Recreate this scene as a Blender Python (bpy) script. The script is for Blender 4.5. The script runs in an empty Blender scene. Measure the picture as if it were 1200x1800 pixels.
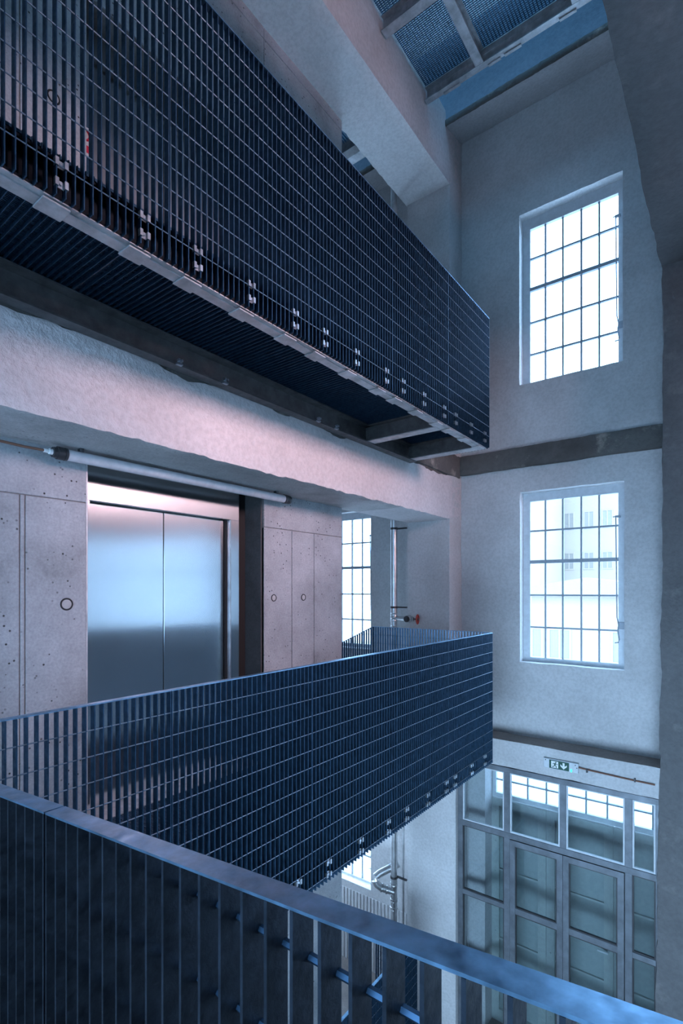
import bpy, bmesh, math, random
from mathutils import Vector, Matrix, noise

random.seed(7)
SC = bpy.context.scene
COL = SC.collection
PI = math.pi

# ------------------------------------------------------------------ camera
YAW = math.atan(685.0 / 902.0)
cam_d = bpy.data.cameras.new('camera')
cam_d.sensor_fit = 'VERTICAL'
cam_d.sensor_height = 36.0
cam_d.lens = 902.0 * 36.0 / 1800.0
cam_d.shift_y = 137.0 / 1800.0
cam_d.clip_start = 0.02
cam_d.clip_end = 500
cam = bpy.data.objects.new('camera', cam_d)
COL.objects.link(cam)
cam.location = (0, 0, 0)
cam.rotation_euler = (PI / 2, 0, YAW)
SC.camera = cam

# ------------------------------------------------------------------ world: pale overcast daylight
world = bpy.data.worlds.new('daylight')
SC.world = world
world.use_nodes = True
wnt = world.node_tree
bg = wnt.nodes['Background']
bg.inputs['Color'].default_value = (0.40, 0.66, 1.0, 1)
bg.inputs['Strength'].default_value = 11.0

def area_light(name, loc, direction, sx, sy, power, color, portal=False):
    d = bpy.data.lights.new(name, 'AREA')
    d.shape = 'RECTANGLE'
    d.size, d.size_y = sx, sy
    d.energy = power
    d.color = color
    if portal:
        d.cycles.is_portal = True
    o = bpy.data.objects.new(name, d)
    COL.objects.link(o)
    o.location = loc
    o.rotation_euler = Vector(direction).to_track_quat('-Z', 'Y').to_euler()
    return o

# ------------------------------------------------------------------ key planes (metres, eye = origin)
XB = -1.95      # outer face of the walkway balustrades
XF = -2.88      # face of the left beams and column
XW = -3.45      # lift core wall
YE = 6.46       # end wall
YC = 6.09       # front of columns
ZG = -5.75      # ground floor
WT = 0.32       # end wall thickness
# openings of the end wall: (x0, x1, z0, z1)
OPEN = {
    'upper': (-2.112, -0.965, 2.56, 4.684),
    'lobby': (-2.105, -0.950, -0.90, 1.22),
    'niche': (-5.50, -4.35, -0.90, 1.22),
    'niche_ground': (-5.50, -4.35, -4.55, -2.40),
    'niche_upper': (-5.50, -4.35, 2.56, 4.684),
    'right_a': (0.45, 1.60, -0.90, 1.22),
    'right_b': (2.25, 3.40, -0.90, 1.22),
    'right_c': (4.05, 5.20, -0.90, 1.22),
    'right_a_up': (0.45, 1.60, 2.56, 4.684),
    'right_b_up': (2.25, 3.40, 2.56, 4.684),
    'right_c_up': (4.05, 5.20, 2.56, 4.684),
    'right_a_low': (0.45, 1.60, -4.55, -2.40),
    'right_b_low': (2.25, 3.40, -4.55, -2.40),
    'roof_a': (-2.112, -0.965, 6.9, 8.6),
    'roof_b': (0.45, 1.60, 6.9, 8.6),
    'roof_c': (-5.50, -4.35, 6.9, 8.6),
}
DOOR_OPEN = (-2.79, -0.60, ZG, -2.14)

# daylight portals: they add no light, they only help sample the sky through the openings
PORTALS = [OPEN[k] for k in ('upper', 'lobby', 'niche', 'niche_ground', 'niche_upper')] + [(0.45, 5.20, -0.90, 1.22), (0.45, 5.20, 2.56, 4.684)]
for x0, x1, z0, z1 in PORTALS:
    area_light('daylight_portal', ((x0 + x1) / 2, YE + WT + 0.02, (z0 + z1) / 2), (0, -1, 0), x1 - x0, z1 - z0, 1, (1, 1, 1), True)
area_light('daylight_portal', (-1.7, YE + WT + 0.45, -2.4), (0, -1, 0), 2.2, 0.7, 1, (1, 1, 1), True)
# daylight from the windows behind the photographer; added fills: side, left niche, rooflight
def spread_of(o, deg):
    o.data.spread = math.radians(deg)
    return o
spread_of(area_light('side_pink_fill', (7.12, 2.2, 3.0), (-1, 0.02, -0.12), 2.6, 2.2, 145, (1.0, 0.66, 0.72)), 52)  # pink fill added for the left beam; the right wall has no window
area_light('rear_window_light', (-0.6, -2.96, -0.1), (0.0, 1, -0.06), 2.6, 1.7, 27, (0.12, 0.52, 1.0))
spread_of(area_light('rear_ground_window_light', (0.6, -2.96, -3.7), (-0.30, 1, 0.0), 4.6, 2.4, 215, (0.50, 0.74, 1.0)), 115)
area_light('left_niche_fill', (-6.34, 5.45, -3.3), (1, 0.05, -0.1), 1.1, 1.8, 42, (0.62, 0.80, 1.0))  # added to brighten the ground niche; its window is made up
area_light('overhead_blue_fill', (-1.8, 4.6, 9.3), (0, 0, -1), 3.0, 2.4, 110, (0.18, 0.56, 1.0))  # blue light added above the gratings; the ceiling has no opening
SC.cycles.max_bounces = 6
SC.cycles.diffuse_bounces = 4
SC.cycles.glossy_bounces = 2
SC.cycles.caustics_reflective = False
SC.cycles.caustics_refractive = False

SC.view_settings.view_transform = 'Standard'
SC.view_settings.look = 'None'
SC.view_settings.exposure = 0.0
SC.view_settings.gamma = 1.0
SC.view_settings.use_curve_mapping = False

# ------------------------------------------------------------------ materials
def new_mat(name):
    m = bpy.data.materials.new(name)
    m.use_nodes = True
    nt = m.node_tree
    return m, nt, nt.nodes['Principled BSDF']

def N(nt, t, **kw):
    n = nt.nodes.new(t)
    for k, v in kw.items():
        setattr(n, k, v)
    return n

def L(nt, a, b):
    nt.links.new(a, b)

def noise_tex(nt, vec, scale, detail=5, rough=0.6):
    n = N(nt, 'ShaderNodeTexNoise')
    n.inputs['Scale'].default_value = scale
    n.inputs['Detail'].default_value = detail
    n.inputs['Roughness'].default_value = rough
    L(nt, vec, n.inputs['Vector'])
    return n.outputs['Fac']

def ramp(nt, fac, stops):
    r = N(nt, 'ShaderNodeValToRGB')
    e = r.color_ramp.elements
    e[0].position, e[0].color = stops[0][0], (*stops[0][1], 1)
    e[1].position, e[1].color = stops[-1][0], (*stops[-1][1], 1)
    for p, c in stops[1:-1]:
        x = e.new(p)
        x.color = (*c, 1)
    L(nt, fac, r.inputs['Fac'])
    return r.outputs['Color']

def g(v):
    return (v, v, v)

def mixc(nt, fac, a, b, mode='MIX'):
    m = N(nt, 'ShaderNodeMix', data_type='RGBA', blend_type=mode)
    for sock, val in ((m.inputs[0], fac), (m.inputs[6], a), (m.inputs[7], b)):
        if hasattr(val, 'links'):
            L(nt, val, sock)
        elif isinstance(val, (int, float)):
            sock.default_value = val
        else:
            sock.default_value = (*val, 1)
    return m.outputs[2]

def obj_vec(nt, rand=False, scale=None):
    tc = N(nt, 'ShaderNodeTexCoord')
    v = tc.outputs['Object']
    if scale:
        mp = N(nt, 'ShaderNodeMapping')
        mp.inputs['Scale'].default_value = scale
        L(nt, v, mp.inputs['Vector'])
        v = mp.outputs['Vector']
    if rand:
        oi = N(nt, 'ShaderNodeObjectInfo')
        mul = N(nt, 'ShaderNodeMath', operation='MULTIPLY')
        mul.inputs[1].default_value = 37.0
        L(nt, oi.outputs['Random'], mul.inputs[0])
        add = N(nt, 'ShaderNodeVectorMath', operation='ADD')
        L(nt, v, add.inputs[0])
        L(nt, mul.outputs[0], add.inputs[1])
        v = add.outputs[0]
    return v

def add_bump(nt, bsdf, height, strength, dist=0.01):
    b = N(nt, 'ShaderNodeBump')
    b.inputs['Strength'].default_value = strength
    b.inputs['Distance'].default_value = dist
    L(nt, height, b.inputs['Height'])
    L(nt, b.outputs['Normal'], bsdf.inputs['Normal'])

def plaster(name, c, dark=0.75, stain=(0.5, 0.48, 0.46), bump=0.5, fine=28.0, stain_amt=0.5, rough=0.85):
    m, nt, b = new_mat(name)
    v = obj_vec(nt)
    n1 = noise_tex(nt, v, 1.3, 6, 0.62)
    n2 = noise_tex(nt, v, fine, 6, 0.6)
    col = ramp(nt, n1, [(0.3, tuple(x * dark for x in c)), (0.62, c)])
    n3 = noise_tex(nt, v, 3.1, 8, 0.7)
    st = ramp(nt, n3, [(0.56, g(0)), (0.74, g(stain_amt))])
    col = mixc(nt, st, col, stain)
    sp = ramp(nt, n2, [(0.35, g(0.86)), (0.6, g(1.0))])
    col = mixc(nt, 1.0, col, sp, 'MULTIPLY')
    L(nt, col, b.inputs['Base Color'])
    b.inputs['Roughness'].default_value = rough
    h = N(nt, 'ShaderNodeMath', operation='ADD')
    n4 = noise_tex(nt, v, 7.0, 5, 0.55)
    L(nt, n2, h.inputs[0])
    L(nt, n4, h.inputs[1])
    add_bump(nt, b, h.outputs[0], bump, 0.012)
    return m

def concrete(name, c, dark=0.62, pits=1.0, bump=0.4):
    m, nt, b = new_mat(name)
    v = obj_vec(nt)
    n1 = noise_tex(nt, v, 1.7, 8, 0.66)
    col = ramp(nt, n1, [(0.30, tuple(x * dark * 0.8 for x in c)), (0.44, tuple(x * 0.82 for x in c)), (0.58, tuple(x * 1.0 for x in c)), (0.70, tuple(min(1, x * 1.2) for x in c))])
    n2 = noise_tex(nt, v, 60, 4, 0.6)
    sp = ramp(nt, n2, [(0.3, g(0.82)), (0.65, g(1.05))])
    col = mixc(nt, 1.0, col, sp, 'MULTIPLY')
    vo = N(nt, 'ShaderNodeTexVoronoi')
    vo.inputs['Scale'].default_value = 22.0
    L(nt, v, vo.inputs['Vector'])
    vd = ramp(nt, vo.outputs['Distance'], [(0.10, g(1)), (0.17, g(0))])
    msk = ramp(nt, noise_tex(nt, v, 4.0, 4, 0.6), [(0.44, g(0)), (0.56, g(1))])
    pit = mixc(nt, 1.0, vd, msk, 'MULTIPLY')
    pit2 = mixc(nt, 1.0, pit, g(pits), 'MULTIPLY')
    col = mixc(nt, pit2, col, g(0.03))
    L(nt, col, b.inputs['Base Color'])
    b.inputs['Roughness'].default_value = 0.8
    inv = N(nt, 'ShaderNodeMath', operation='SUBTRACT')
    L(nt, n2, inv.inputs[0])
    L(nt, pit2, inv.inputs[1])
    add_bump(nt, b, inv.outputs[0], bump, 0.006)
    return m

def steel(name, c, rough=0.42, spread=0.14, metallic=1.0, scale=14.0, bump=0.05, rand=True):
    m, nt, b = new_mat(name)
    v = obj_vec(nt, rand)
    n1 = noise_tex(nt, v, scale, 5, 0.65)
    col = ramp(nt, n1, [(0.32, tuple(x * 0.7 for x in c)), (0.66, tuple(min(1, x * 1.2) for x in c))])
    L(nt, col, b.inputs['Base Color'])
    b.inputs['Metallic'].default_value = metallic
    r = ramp(nt, noise_tex(nt, v, scale * 2.5, 3, 0.5), [(0.3, g(rough - spread / 2)), (0.7, g(rough + spread / 2))])
    L(nt, r, b.inputs['Roughness'])
    if bump:
        add_bump(nt, b, n1, bump, 0.004)
    return m

def plain(name, c, rough=0.6, metallic=0.0):
    m, nt, b = new_mat(name)
    v = obj_vec(nt, True)
    n1 = noise_tex(nt, v, 20, 4, 0.6)
    col = ramp(nt, n1, [(0.35, tuple(x * 0.88 for x in c)), (0.65, c)])
    L(nt, col, b.inputs['Base Color'])
    b.inputs['Roughness'].default_value = rough
    b.inputs['Metallic'].default_value = metallic
    return m

def glass(name, tint, refl=0.12, rough=0.02, haze=0.0):
    m, nt, b = new_mat(name)
    out = nt.nodes['Material Output']
    nt.nodes.remove(b)
    tr = N(nt, 'ShaderNodeBsdfTransparent')
    tr.inputs['Color'].default_value = (*tint, 1)
    gl = N(nt, 'ShaderNodeBsdfGlossy')
    gl.inputs['Roughness'].default_value = rough
    fr = N(nt, 'ShaderNodeLayerWeight')
    fr.inputs['Blend'].default_value = 0.5
    pw5 = N(nt, 'ShaderNodeMath', operation='POWER')
    pw5.inputs[1].default_value = 5.0
    L(nt, fr.outputs['Facing'], pw5.inputs[0])
    mul = N(nt, 'ShaderNodeMath', operation='MULTIPLY_ADD')
    mul.inputs[1].default_value = 0.9
    mul.inputs[2].default_value = refl * 0.3
    L(nt, pw5.outputs[0], mul.inputs[0])
    mx = N(nt, 'ShaderNodeMixShader')
    L(nt, mul.outputs[0], mx.inputs[0])
    L(nt, tr.outputs[0], mx.inputs[1])
    L(nt, gl.outputs[0], mx.inputs[2])
    res = mx.outputs[0]
    if haze:
        df = N(nt, 'ShaderNodeBsdfDiffuse')
        df.inputs['Color'].default_value = (0.7, 0.75, 0.78, 1)
        m2 = N(nt, 'ShaderNodeMixShader')
        v = obj_vec(nt, True)
        hz = ramp(nt, noise_tex(nt, v, 3.0, 4, 0.6), [(0.3, g(haze * 0.5)), (0.7, g(haze))])
        L(nt, hz, m2.inputs[0])
        L(nt, res, m2.inputs[1])
        L(nt, df.outputs[0], m2.inputs[2])
        res = m2.outputs[0]
    L(nt, res, out.inputs['Surface'])
    return m

def emit(name, c, s):
    m, nt, b = new_mat(name)
    b.inputs['Base Color'].default_value = (*c, 1)
    b.inputs['Emission Color'].default_value = (*c, 1)
    b.inputs['Emission Strength'].default_value = s
    return m

M = {}
M['wall'] = plaster('limewashed_plaster', (0.60, 0.60, 0.61), 0.80, (0.46, 0.44, 0.43), 0.35, 34, 0.35)
M['reveal'] = plaster('light_whitened_plaster', (0.84, 0.84, 0.84), 0.92, (0.6, 0.58, 0.56), 0.4, 34, 0.3)  # whitewashed, and whiter still to carry sky light on the reveals
M['beam'] = plaster('rough_beam_plaster', (0.66, 0.62, 0.63), 0.84, (0.52, 0.46, 0.46), 1.3, 26, 0.4)
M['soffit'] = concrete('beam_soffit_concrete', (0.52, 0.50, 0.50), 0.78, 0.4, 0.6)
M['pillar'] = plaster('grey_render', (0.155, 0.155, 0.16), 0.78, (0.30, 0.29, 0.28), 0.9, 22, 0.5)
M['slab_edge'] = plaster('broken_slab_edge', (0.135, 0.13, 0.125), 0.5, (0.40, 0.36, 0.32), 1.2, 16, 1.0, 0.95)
M['ledge_top'] = plaster('dusty_ledge', (0.32, 0.27, 0.25), 0.75, (0.36, 0.31, 0.28), 0.8, 26, 0.5)
M['concrete'] = concrete('board_formed_concrete', (0.37, 0.39, 0.415))
M['groove'] = concrete('shadow_joint_concrete', (0.22, 0.21, 0.21), 0.7, 0.3)
M['jamb'] = concrete('dark_jamb_concrete', (0.085, 0.085, 0.09), 0.6, 0.3)
M['floor'] = concrete('screed_floor', (0.26, 0.23, 0.22), 0.75, 0.2)
M['galv'] = steel('galvanised_grating', (0.042, 0.092, 0.155), 0.5, 0.22, 1.0, 22.0, 0.15)
M['galv_dull'] = steel('front_grating', (0.052, 0.064, 0.084), 0.55, 0.2, 1.0, 30.0, 0.35)  # darker, less blue copy of the grating steel for the front railing
M['web'] = steel('shaded_web_steel', (0.022, 0.026, 0.034), 0.55, 0.1)  # shade behind the slats put into a near-black steel colour
M['band'] = plaster('blue_shade_plaster', (0.24, 0.33, 0.42), 0.85, (0.30, 0.36, 0.42), 0.3, 30, 0.3)  # blue light and shade on the upper band put into its colour
M['grey_primer'] = plain('grey_primer', (0.20, 0.21, 0.23), 0.6)
M['rod'] = steel('galvanised_rod', (0.21, 0.26, 0.32), 0.45, 0.1)
M['rod_blue'] = steel('galvanised_cross_bar', (0.07, 0.13, 0.21), 0.5, 0.1)
M['rail'] = steel('galvanised_handrail', (0.24, 0.42, 0.61), 0.38, 0.2, 1.0, 18.0, 0.08)
M['frame_steel'] = steel('galvanised_profile', (0.50, 0.51, 0.53), 0.55, 0.15, 0.85, 9.0)
M['dark_steel'] = steel('dark_channel_steel', (0.16, 0.16, 0.165), 0.5, 0.12, 0.9, 10.0)
M['clip'] = steel('zinc_clip', (0.55, 0.60, 0.66), 0.35, 0.1)
M['pipe'] = steel('zinc_pipe', (0.60, 0.61, 0.62), 0.34, 0.08, 1.0, 6.0, 0.02)
M['clamp'] = plain('clamp_iron', (0.07, 0.07, 0.075), 0.5, 0.6)
M['window_paint'] = plain('pale_grey_window_paint', (0.60, 0.64, 0.68), 0.5)
M['bar_paint'] = plain('grey_glazing_bar_paint', (0.34, 0.38, 0.43), 0.5)
M['window_glass'] = glass('window_glass', (0.97, 0.98, 0.99))
M['part_glass'] = glass('partition_glass', (0.90, 0.94, 0.95), 0.2)
M['part_frame'] = steel('primed_partition_profile', (0.17, 0.19, 0.215), 0.5, 0.2, 0.5, 5.0, 0.02)
M['door_paint'] = plain('pale_green_door_paint', (0.38, 0.43, 0.42), 0.5)
M['door_plate'] = plain('pale_blue_door_plate', (0.32, 0.38, 0.38), 0.45)
M['red'] = plain('red_handwheel_paint', (0.35, 0.03, 0.02), 0.5)
M['cable'] = plain('rust_red_cable', (0.20, 0.09, 0.06), 0.6)
M['white_plastic'] = plain('white_plastic', (0.62, 0.66, 0.70), 0.4)
M['sign_green'] = plain('sign_green', (0.004, 0.075, 0.05), 0.4)
M['sign_white'] = plain('sign_white', (0.85, 0.88, 0.9), 0.4)
M['led'] = emit('green_led', (0.02, 1.0, 0.40), 1.6)
M['tube'] = plain('milky_lamp_tube', (0.62, 0.62, 0.66), 0.18)
M['cap'] = plain('black_lamp_cap', (0.035, 0.035, 0.04), 0.45)
M['plug'] = plain('mortar_plug', (0.40, 0.40, 0.41), 0.8)
M['ring'] = plain('dark_ring', (0.015, 0.015, 0.018), 0.7)
M['black'] = plain('black_gap', (0.01, 0.01, 0.012), 0.6)
M['facade'] = plain('pale_facade', (0.36, 0.30, 0.25), 0.9)
M['facade_b'] = plain('cream_facade', (0.40, 0.33, 0.27), 0.9)
M['facade_glass'] = plain('far_window', (0.26, 0.23, 0.20), 0.6)
M['far_roof'] = plain('far_roof', (0.31, 0.27, 0.23), 0.8)
M['yard'] = plain('yard_paving', (0.75, 0.72, 0.70), 0.9)
M['sticker_white'] = plain('sticker_white', (0.7, 0.7, 0.7), 0.5)
M['sticker_red'] = plain('sticker_red', (0.6, 0.02, 0.05), 0.5)
M['ribbed'] = plain('pale_ribbed_sheet', (0.62, 0.62, 0.63), 0.6)

ANISO = 0.0
def stainless():
    m, nt, b = new_mat('brushed_stainless')
    v = obj_vec(nt, False, (1.0, 260.0, 1.2))
    n = noise_tex(nt, v, 3.0, 4, 0.6)
    col = ramp(nt, n, [(0.3, (0.50, 0.52, 0.54)), (0.7, (0.62, 0.64, 0.66))])
    L(nt, col, b.inputs['Base Color'])
    b.inputs['Metallic'].default_value = 1.0
    b.inputs['Roughness'].default_value = 0.22
    b.inputs['Anisotropic'].default_value = 1.0
    tg = N(nt, 'ShaderNodeTangent', direction_type='RADIAL', axis='Z')
    L(nt, tg.outputs[0], b.inputs['Tangent'])
    b.inputs['Anisotropic Rotation'].default_value = ANISO
    return m
M['stainless'] = stainless()

# ------------------------------------------------------------------ object helpers
def link_mesh(name, me, mat=None, parent=None, loc=None):
    o = bpy.data.objects.new(name, me)
    COL.objects.link(o)
    if mat is not None and not me.materials:
        me.materials.append(M[mat])
    if parent is not None:
        o.parent = parent
    if loc is not None:
        o.location = loc
    return o

def mesh_of(name, bm, smooth=None):
    me = bpy.data.meshes.new(name)
    bmesh.ops.recalc_face_normals(bm, faces=bm.faces[:])
    bm.to_mesh(me)
    bm.free()
    if smooth is not None:
        me.shade_smooth()
        me.set_sharp_from_angle(angle=math.radians(smooth))
    return me

def bm_box(bm, x0, x1, y0, y1, z0, z1):
    vs = [bm.verts.new(p) for p in ((x0, y0, z0), (x1, y0, z0), (x1, y1, z0), (x0, y1, z0), (x0, y0, z1), (x1, y0, z1), (x1, y1, z1), (x0, y1, z1))]
    for f in ((0, 3, 2, 1), (4, 5, 6, 7), (0, 1, 5, 4), (1, 2, 6, 5), (2, 3, 7, 6), (3, 0, 4, 7)):
        bm.faces.new([vs[i] for i in f])
    return vs

def box_mesh(name, x0, x1, y0, y1, z0, z1, bevel=0.0):
    bm = bmesh.new()
    bm_box(bm, min(x0, x1), max(x0, x1), min(y0, y1), max(y0, y1), min(z0, z1), max(z0, z1))
    if bevel:
        bmesh.ops.bevel(bm, geom=bm.edges[:], offset=bevel, segments=1, affect='EDGES')
    return mesh_of(name, bm)

def box(name, x0, x1, y0, y1, z0, z1, mat, parent=None, bevel=0.0):
    return link_mesh(name, box_mesh(name, x0, x1, y0, y1, z0, z1, bevel), mat, parent)

def bm_ring(bm, axis_pts, u, v, prof, seg):
    pass

def bm_cyl(bm, p0, p1, r0, r1=None, seg=16, cap=True):
    r1 = r0 if r1 is None else r1
    p0, p1 = Vector(p0), Vector(p1)
    d = (p1 - p0).normalized()
    a = Vector((0, 0, 1)) if abs(d.z) < 0.9 else Vector((1, 0, 0))
    u = d.cross(a).normalized()
    w = d.cross(u)
    r = []
    for p, rr in ((p0, r0), (p1, r1)):
        r.append([bm.verts.new(p + (u * math.cos(2 * PI * i / seg) + w * math.sin(2 * PI * i / seg)) * rr) for i in range(seg)])
    for i in range(seg):
        j = (i + 1) % seg
        bm.faces.new((r[0][i], r[0][j], r[1][j], r[1][i]))
    if cap:
        bm.faces.new(r[0][::-1])
        bm.faces.new(r[1])

def bm_tube(bm, pts, rad, seg=12):
    pts = [Vector(p) for p in pts]
    rings = []
    up = Vector((0.13, 0.31, 1)).normalized()
    for i, p in enumerate(pts):
        d = (pts[min(i + 1, len(pts) - 1)] - pts[max(i - 1, 0)]).normalized()
        u = d.cross(up)
        if u.length < 0.05:
            u = d.cross(Vector((1, 0, 0)))
        u.normalize()
        w = d.cross(u)
        rr = rad[i] if isinstance(rad, (list, tuple)) else rad
        rings.append([bm.verts.new(p + (u * math.cos(2 * PI * k / seg) + w * math.sin(2 * PI * k / seg)) * rr) for k in range(seg)])
    for a, b in zip(rings, rings[1:]):
        for k in range(seg):
            j = (k + 1) % seg
            bm.faces.new((a[k], a[j], b[j], b[k]))
    bm.faces.new(rings[0][::-1])
    bm.faces.new(rings[-1])

def cyl(name, p0, p1, r, mat, parent=None, seg=16, r1=None):
    bm = bmesh.new()
    bm_cyl(bm, p0, p1, r, r1, seg)
    return link_mesh(name, mesh_of(name, bm, 40), mat, parent)

def tube(name, pts, r, mat, parent=None, seg=12):
    bm = bmesh.new()
    bm_tube(bm, pts, r, seg)
    return link_mesh(name, mesh_of(name, bm, 50), mat, parent)

def lathe(name, p, axis, prof, mat, parent=None, seg=20):
    """prof: [(distance along axis, radius)]"""
    pts = [Vector(p) + Vector(axis).normalized() * d for d, r in prof]
    bm = bmesh.new()
    d = Vector(axis).normalized()
    a = Vector((0, 0, 1)) if abs(d.z) < 0.9 else Vector((1, 0, 0))
    u = d.cross(a).normalized()
    w = d.cross(u)
    rings = [[bm.verts.new(q + (u * math.cos(2 * PI * i / seg) + w * math.sin(2 * PI * i / seg)) * max(pr[1], 1e-4)) for i in range(seg)] for q, pr in zip(pts, prof)]
    for r0, r1 in zip(rings, rings[1:]):
        for i in range(seg):
            j = (i + 1) % seg
            bm.faces.new((r0[i], r0[j], r1[j], r1[i]))
    bm.faces.new(rings[0][::-1])
    bm.faces.new(rings[-1])
    return link_mesh(name, mesh_of(name, bm, 35), mat, parent)

def torus_bm(bm, c, n, R, r, seg=24, tseg=8):
    c, n = Vector(c), Vector(n).normalized()
    a = Vector((0, 0, 1)) if abs(n.z) < 0.9 else Vector((1, 0, 0))
    u = n.cross(a).normalized()
    w = n.cross(u)
    rings = []
    for i in range(seg):
        t = 2 * PI * i / seg
        e = u * math.cos(t) + w * math.sin(t)
        rings.append([bm.verts.new(c + e * (R + r * math.cos(2 * PI * k / tseg)) + n * r * math.sin(2 * PI * k / tseg)) for k in range(tseg)])
    for i in range(seg):
        a_, b_ = rings[i], rings[(i + 1) % seg]
        for k in range(tseg):
            j = (k + 1) % tseg
            bm.faces.new((a_[k], a_[j], b_[j], b_[k]))

def frame_ring(name, x0, x1, z0, z1, wl, wr, wb, wt, y0, y1, mat, parent=None):
    """a rectangular frame in an XZ plane as one closed mesh"""
    bm = bmesh.new()
    o = [(x0, z0), (x1, z0), (x1, z1), (x0, z1)]
    i = [(x0 + wl, z0 + wb), (x1 - wr, z0 + wb), (x1 - wr, z1 - wt), (x0 + wl, z1 - wt)]
    V = {}
    for tag_, pts in (('o', o), ('i', i)):
        for k, (x, z) in enumerate(pts):
            for yy, yv in (('f', y0), ('b', y1)):
                V[tag_, k, yy] = bm.verts.new((x, yv, z))
    for k in range(4):
        j = (k + 1) % 4
        bm.faces.new((V['o', k, 'f'], V['o', j, 'f'], V['i', j, 'f'], V['i', k, 'f']))
        bm.faces.new((V['o', k, 'b'], V['o', j, 'b'], V['i', j, 'b'], V['i', k, 'b']))
        bm.faces.new((V['o', k, 'f'], V['o', j, 'f'], V['o', j, 'b'], V['o', k, 'b']))
        bm.faces.new((V['i', k, 'f'], V['i', j, 'f'], V['i', j, 'b'], V['i', k, 'b']))
    return link_mesh(name, mesh_of(name, bm), mat, parent)

def empty(name, loc=(0, 0, 0), rz=0.0):
    o = bpy.data.objects.new(name, None)
    COL.objects.link(o)
    o.empty_display_size = 0.1
    o.location = loc
    o.rotation_euler = (0, 0, rz)
    return o

def tag(o, label=None, cat=None, group=None, kind=None):
    if label:
        o['label'] = label
    if cat:
        o['category'] = cat
    if group:
        o['group'] = group
    if kind:
        o['kind'] = kind
    return o

def structure(o, label=None):
    o['kind'] = 'structure'
    if label:
        o['label'] = label
    return o

def nz(p, s=1.0, seed=0.0):
    return noise.noise(Vector((p[0] * s + seed, p[1] * s + seed * 1.7, p[2] * s - seed)))

def spread(a, b, step, extra=()):
    br = sorted({round(x, 5) for x in [a, b, *extra] if a - 1e-6 <= x <= b + 1e-6})
    out = []
    for p, q in zip(br, br[1:]):
        n = max(1, int(math.ceil((q - p) / step)))
        out += [p + (q - p) * k / n for k in range(n)]
    return out + [br[-1]]

def holed_wall(name, fn, u0, u1, v0, v1, holes, thick, step, mat, amp=0.006, rag=0.006, parent=None, reveal=None):
    """solid wall with rectangular openings; fn(u, v, w) -> point, w runs into the wall"""
    us = spread(u0, u1, step, [x for h in holes for x in h[:2]])
    vs = spread(v0, v1, step, [x for h in holes for x in h[2:]])
    bm = bmesh.new()
    F, B = {}, {}
    def inside(uc, vc):
        return any(h[0] < uc < h[1] and h[2] < vc < h[3] for h in holes)
    def fv(i, j):
        if (i, j) not in F:
            u, v = us[i], vs[j]
            on_edge = any((abs(u - h[0]) < 1e-4 or abs(u - h[1]) < 1e-4) and h[2] - 1e-4 <= v <= h[3] + 1e-4 or (abs(v - h[2]) < 1e-4 or abs(v - h[3]) < 1e-4) and h[0] - 1e-4 <= u <= h[1] + 1e-4 for h in holes)
            w = amp * nz((u, v, 0), 1.6, 3.0) + amp * 0.4 * nz((u, v, 0), 6.0, 9.0)
            du = dv = 0.0
            if on_edge:
                du = rag * nz((u, v, 1), 9.0, 5.0)
                dv = rag * nz((u, v, 2), 9.0, 8.0)
            F[i, j] = bm.verts.new(fn(u + du, v + dv, w))
            B[i, j] = bm.verts.new(fn(u, v, thick))
        return F[i, j]
    edge_use = {}
    for i in range(len(us) - 1):
        for j in range(len(vs) - 1):
            if inside((us[i] + us[i + 1]) / 2, (vs[j] + vs[j + 1]) / 2):
                continue
            q = [(i, j), (i + 1, j), (i + 1, j + 1), (i, j + 1)]
            bm.faces.new([fv(*k) for k in q])
            bm.faces.new([B[k] for k in q[::-1]])
            for a, b in zip(q, q[1:] + q[:1]):
                e = (a, b) if a < b else (b, a)
                edge_use[e] = edge_use.get(e, 0) + 1
    for (a, b), n in edge_use.items():
        if n == 1:
            f = bm.faces.new((F[a], F[b], B[b], B[a]))
            if reveal:
                f.material_index = 1
    o = link_mesh(name, mesh_of(name, bm, 35), mat, parent)
    if reveal:
        o.data.materials.append(M[reveal])
    return o

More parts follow.
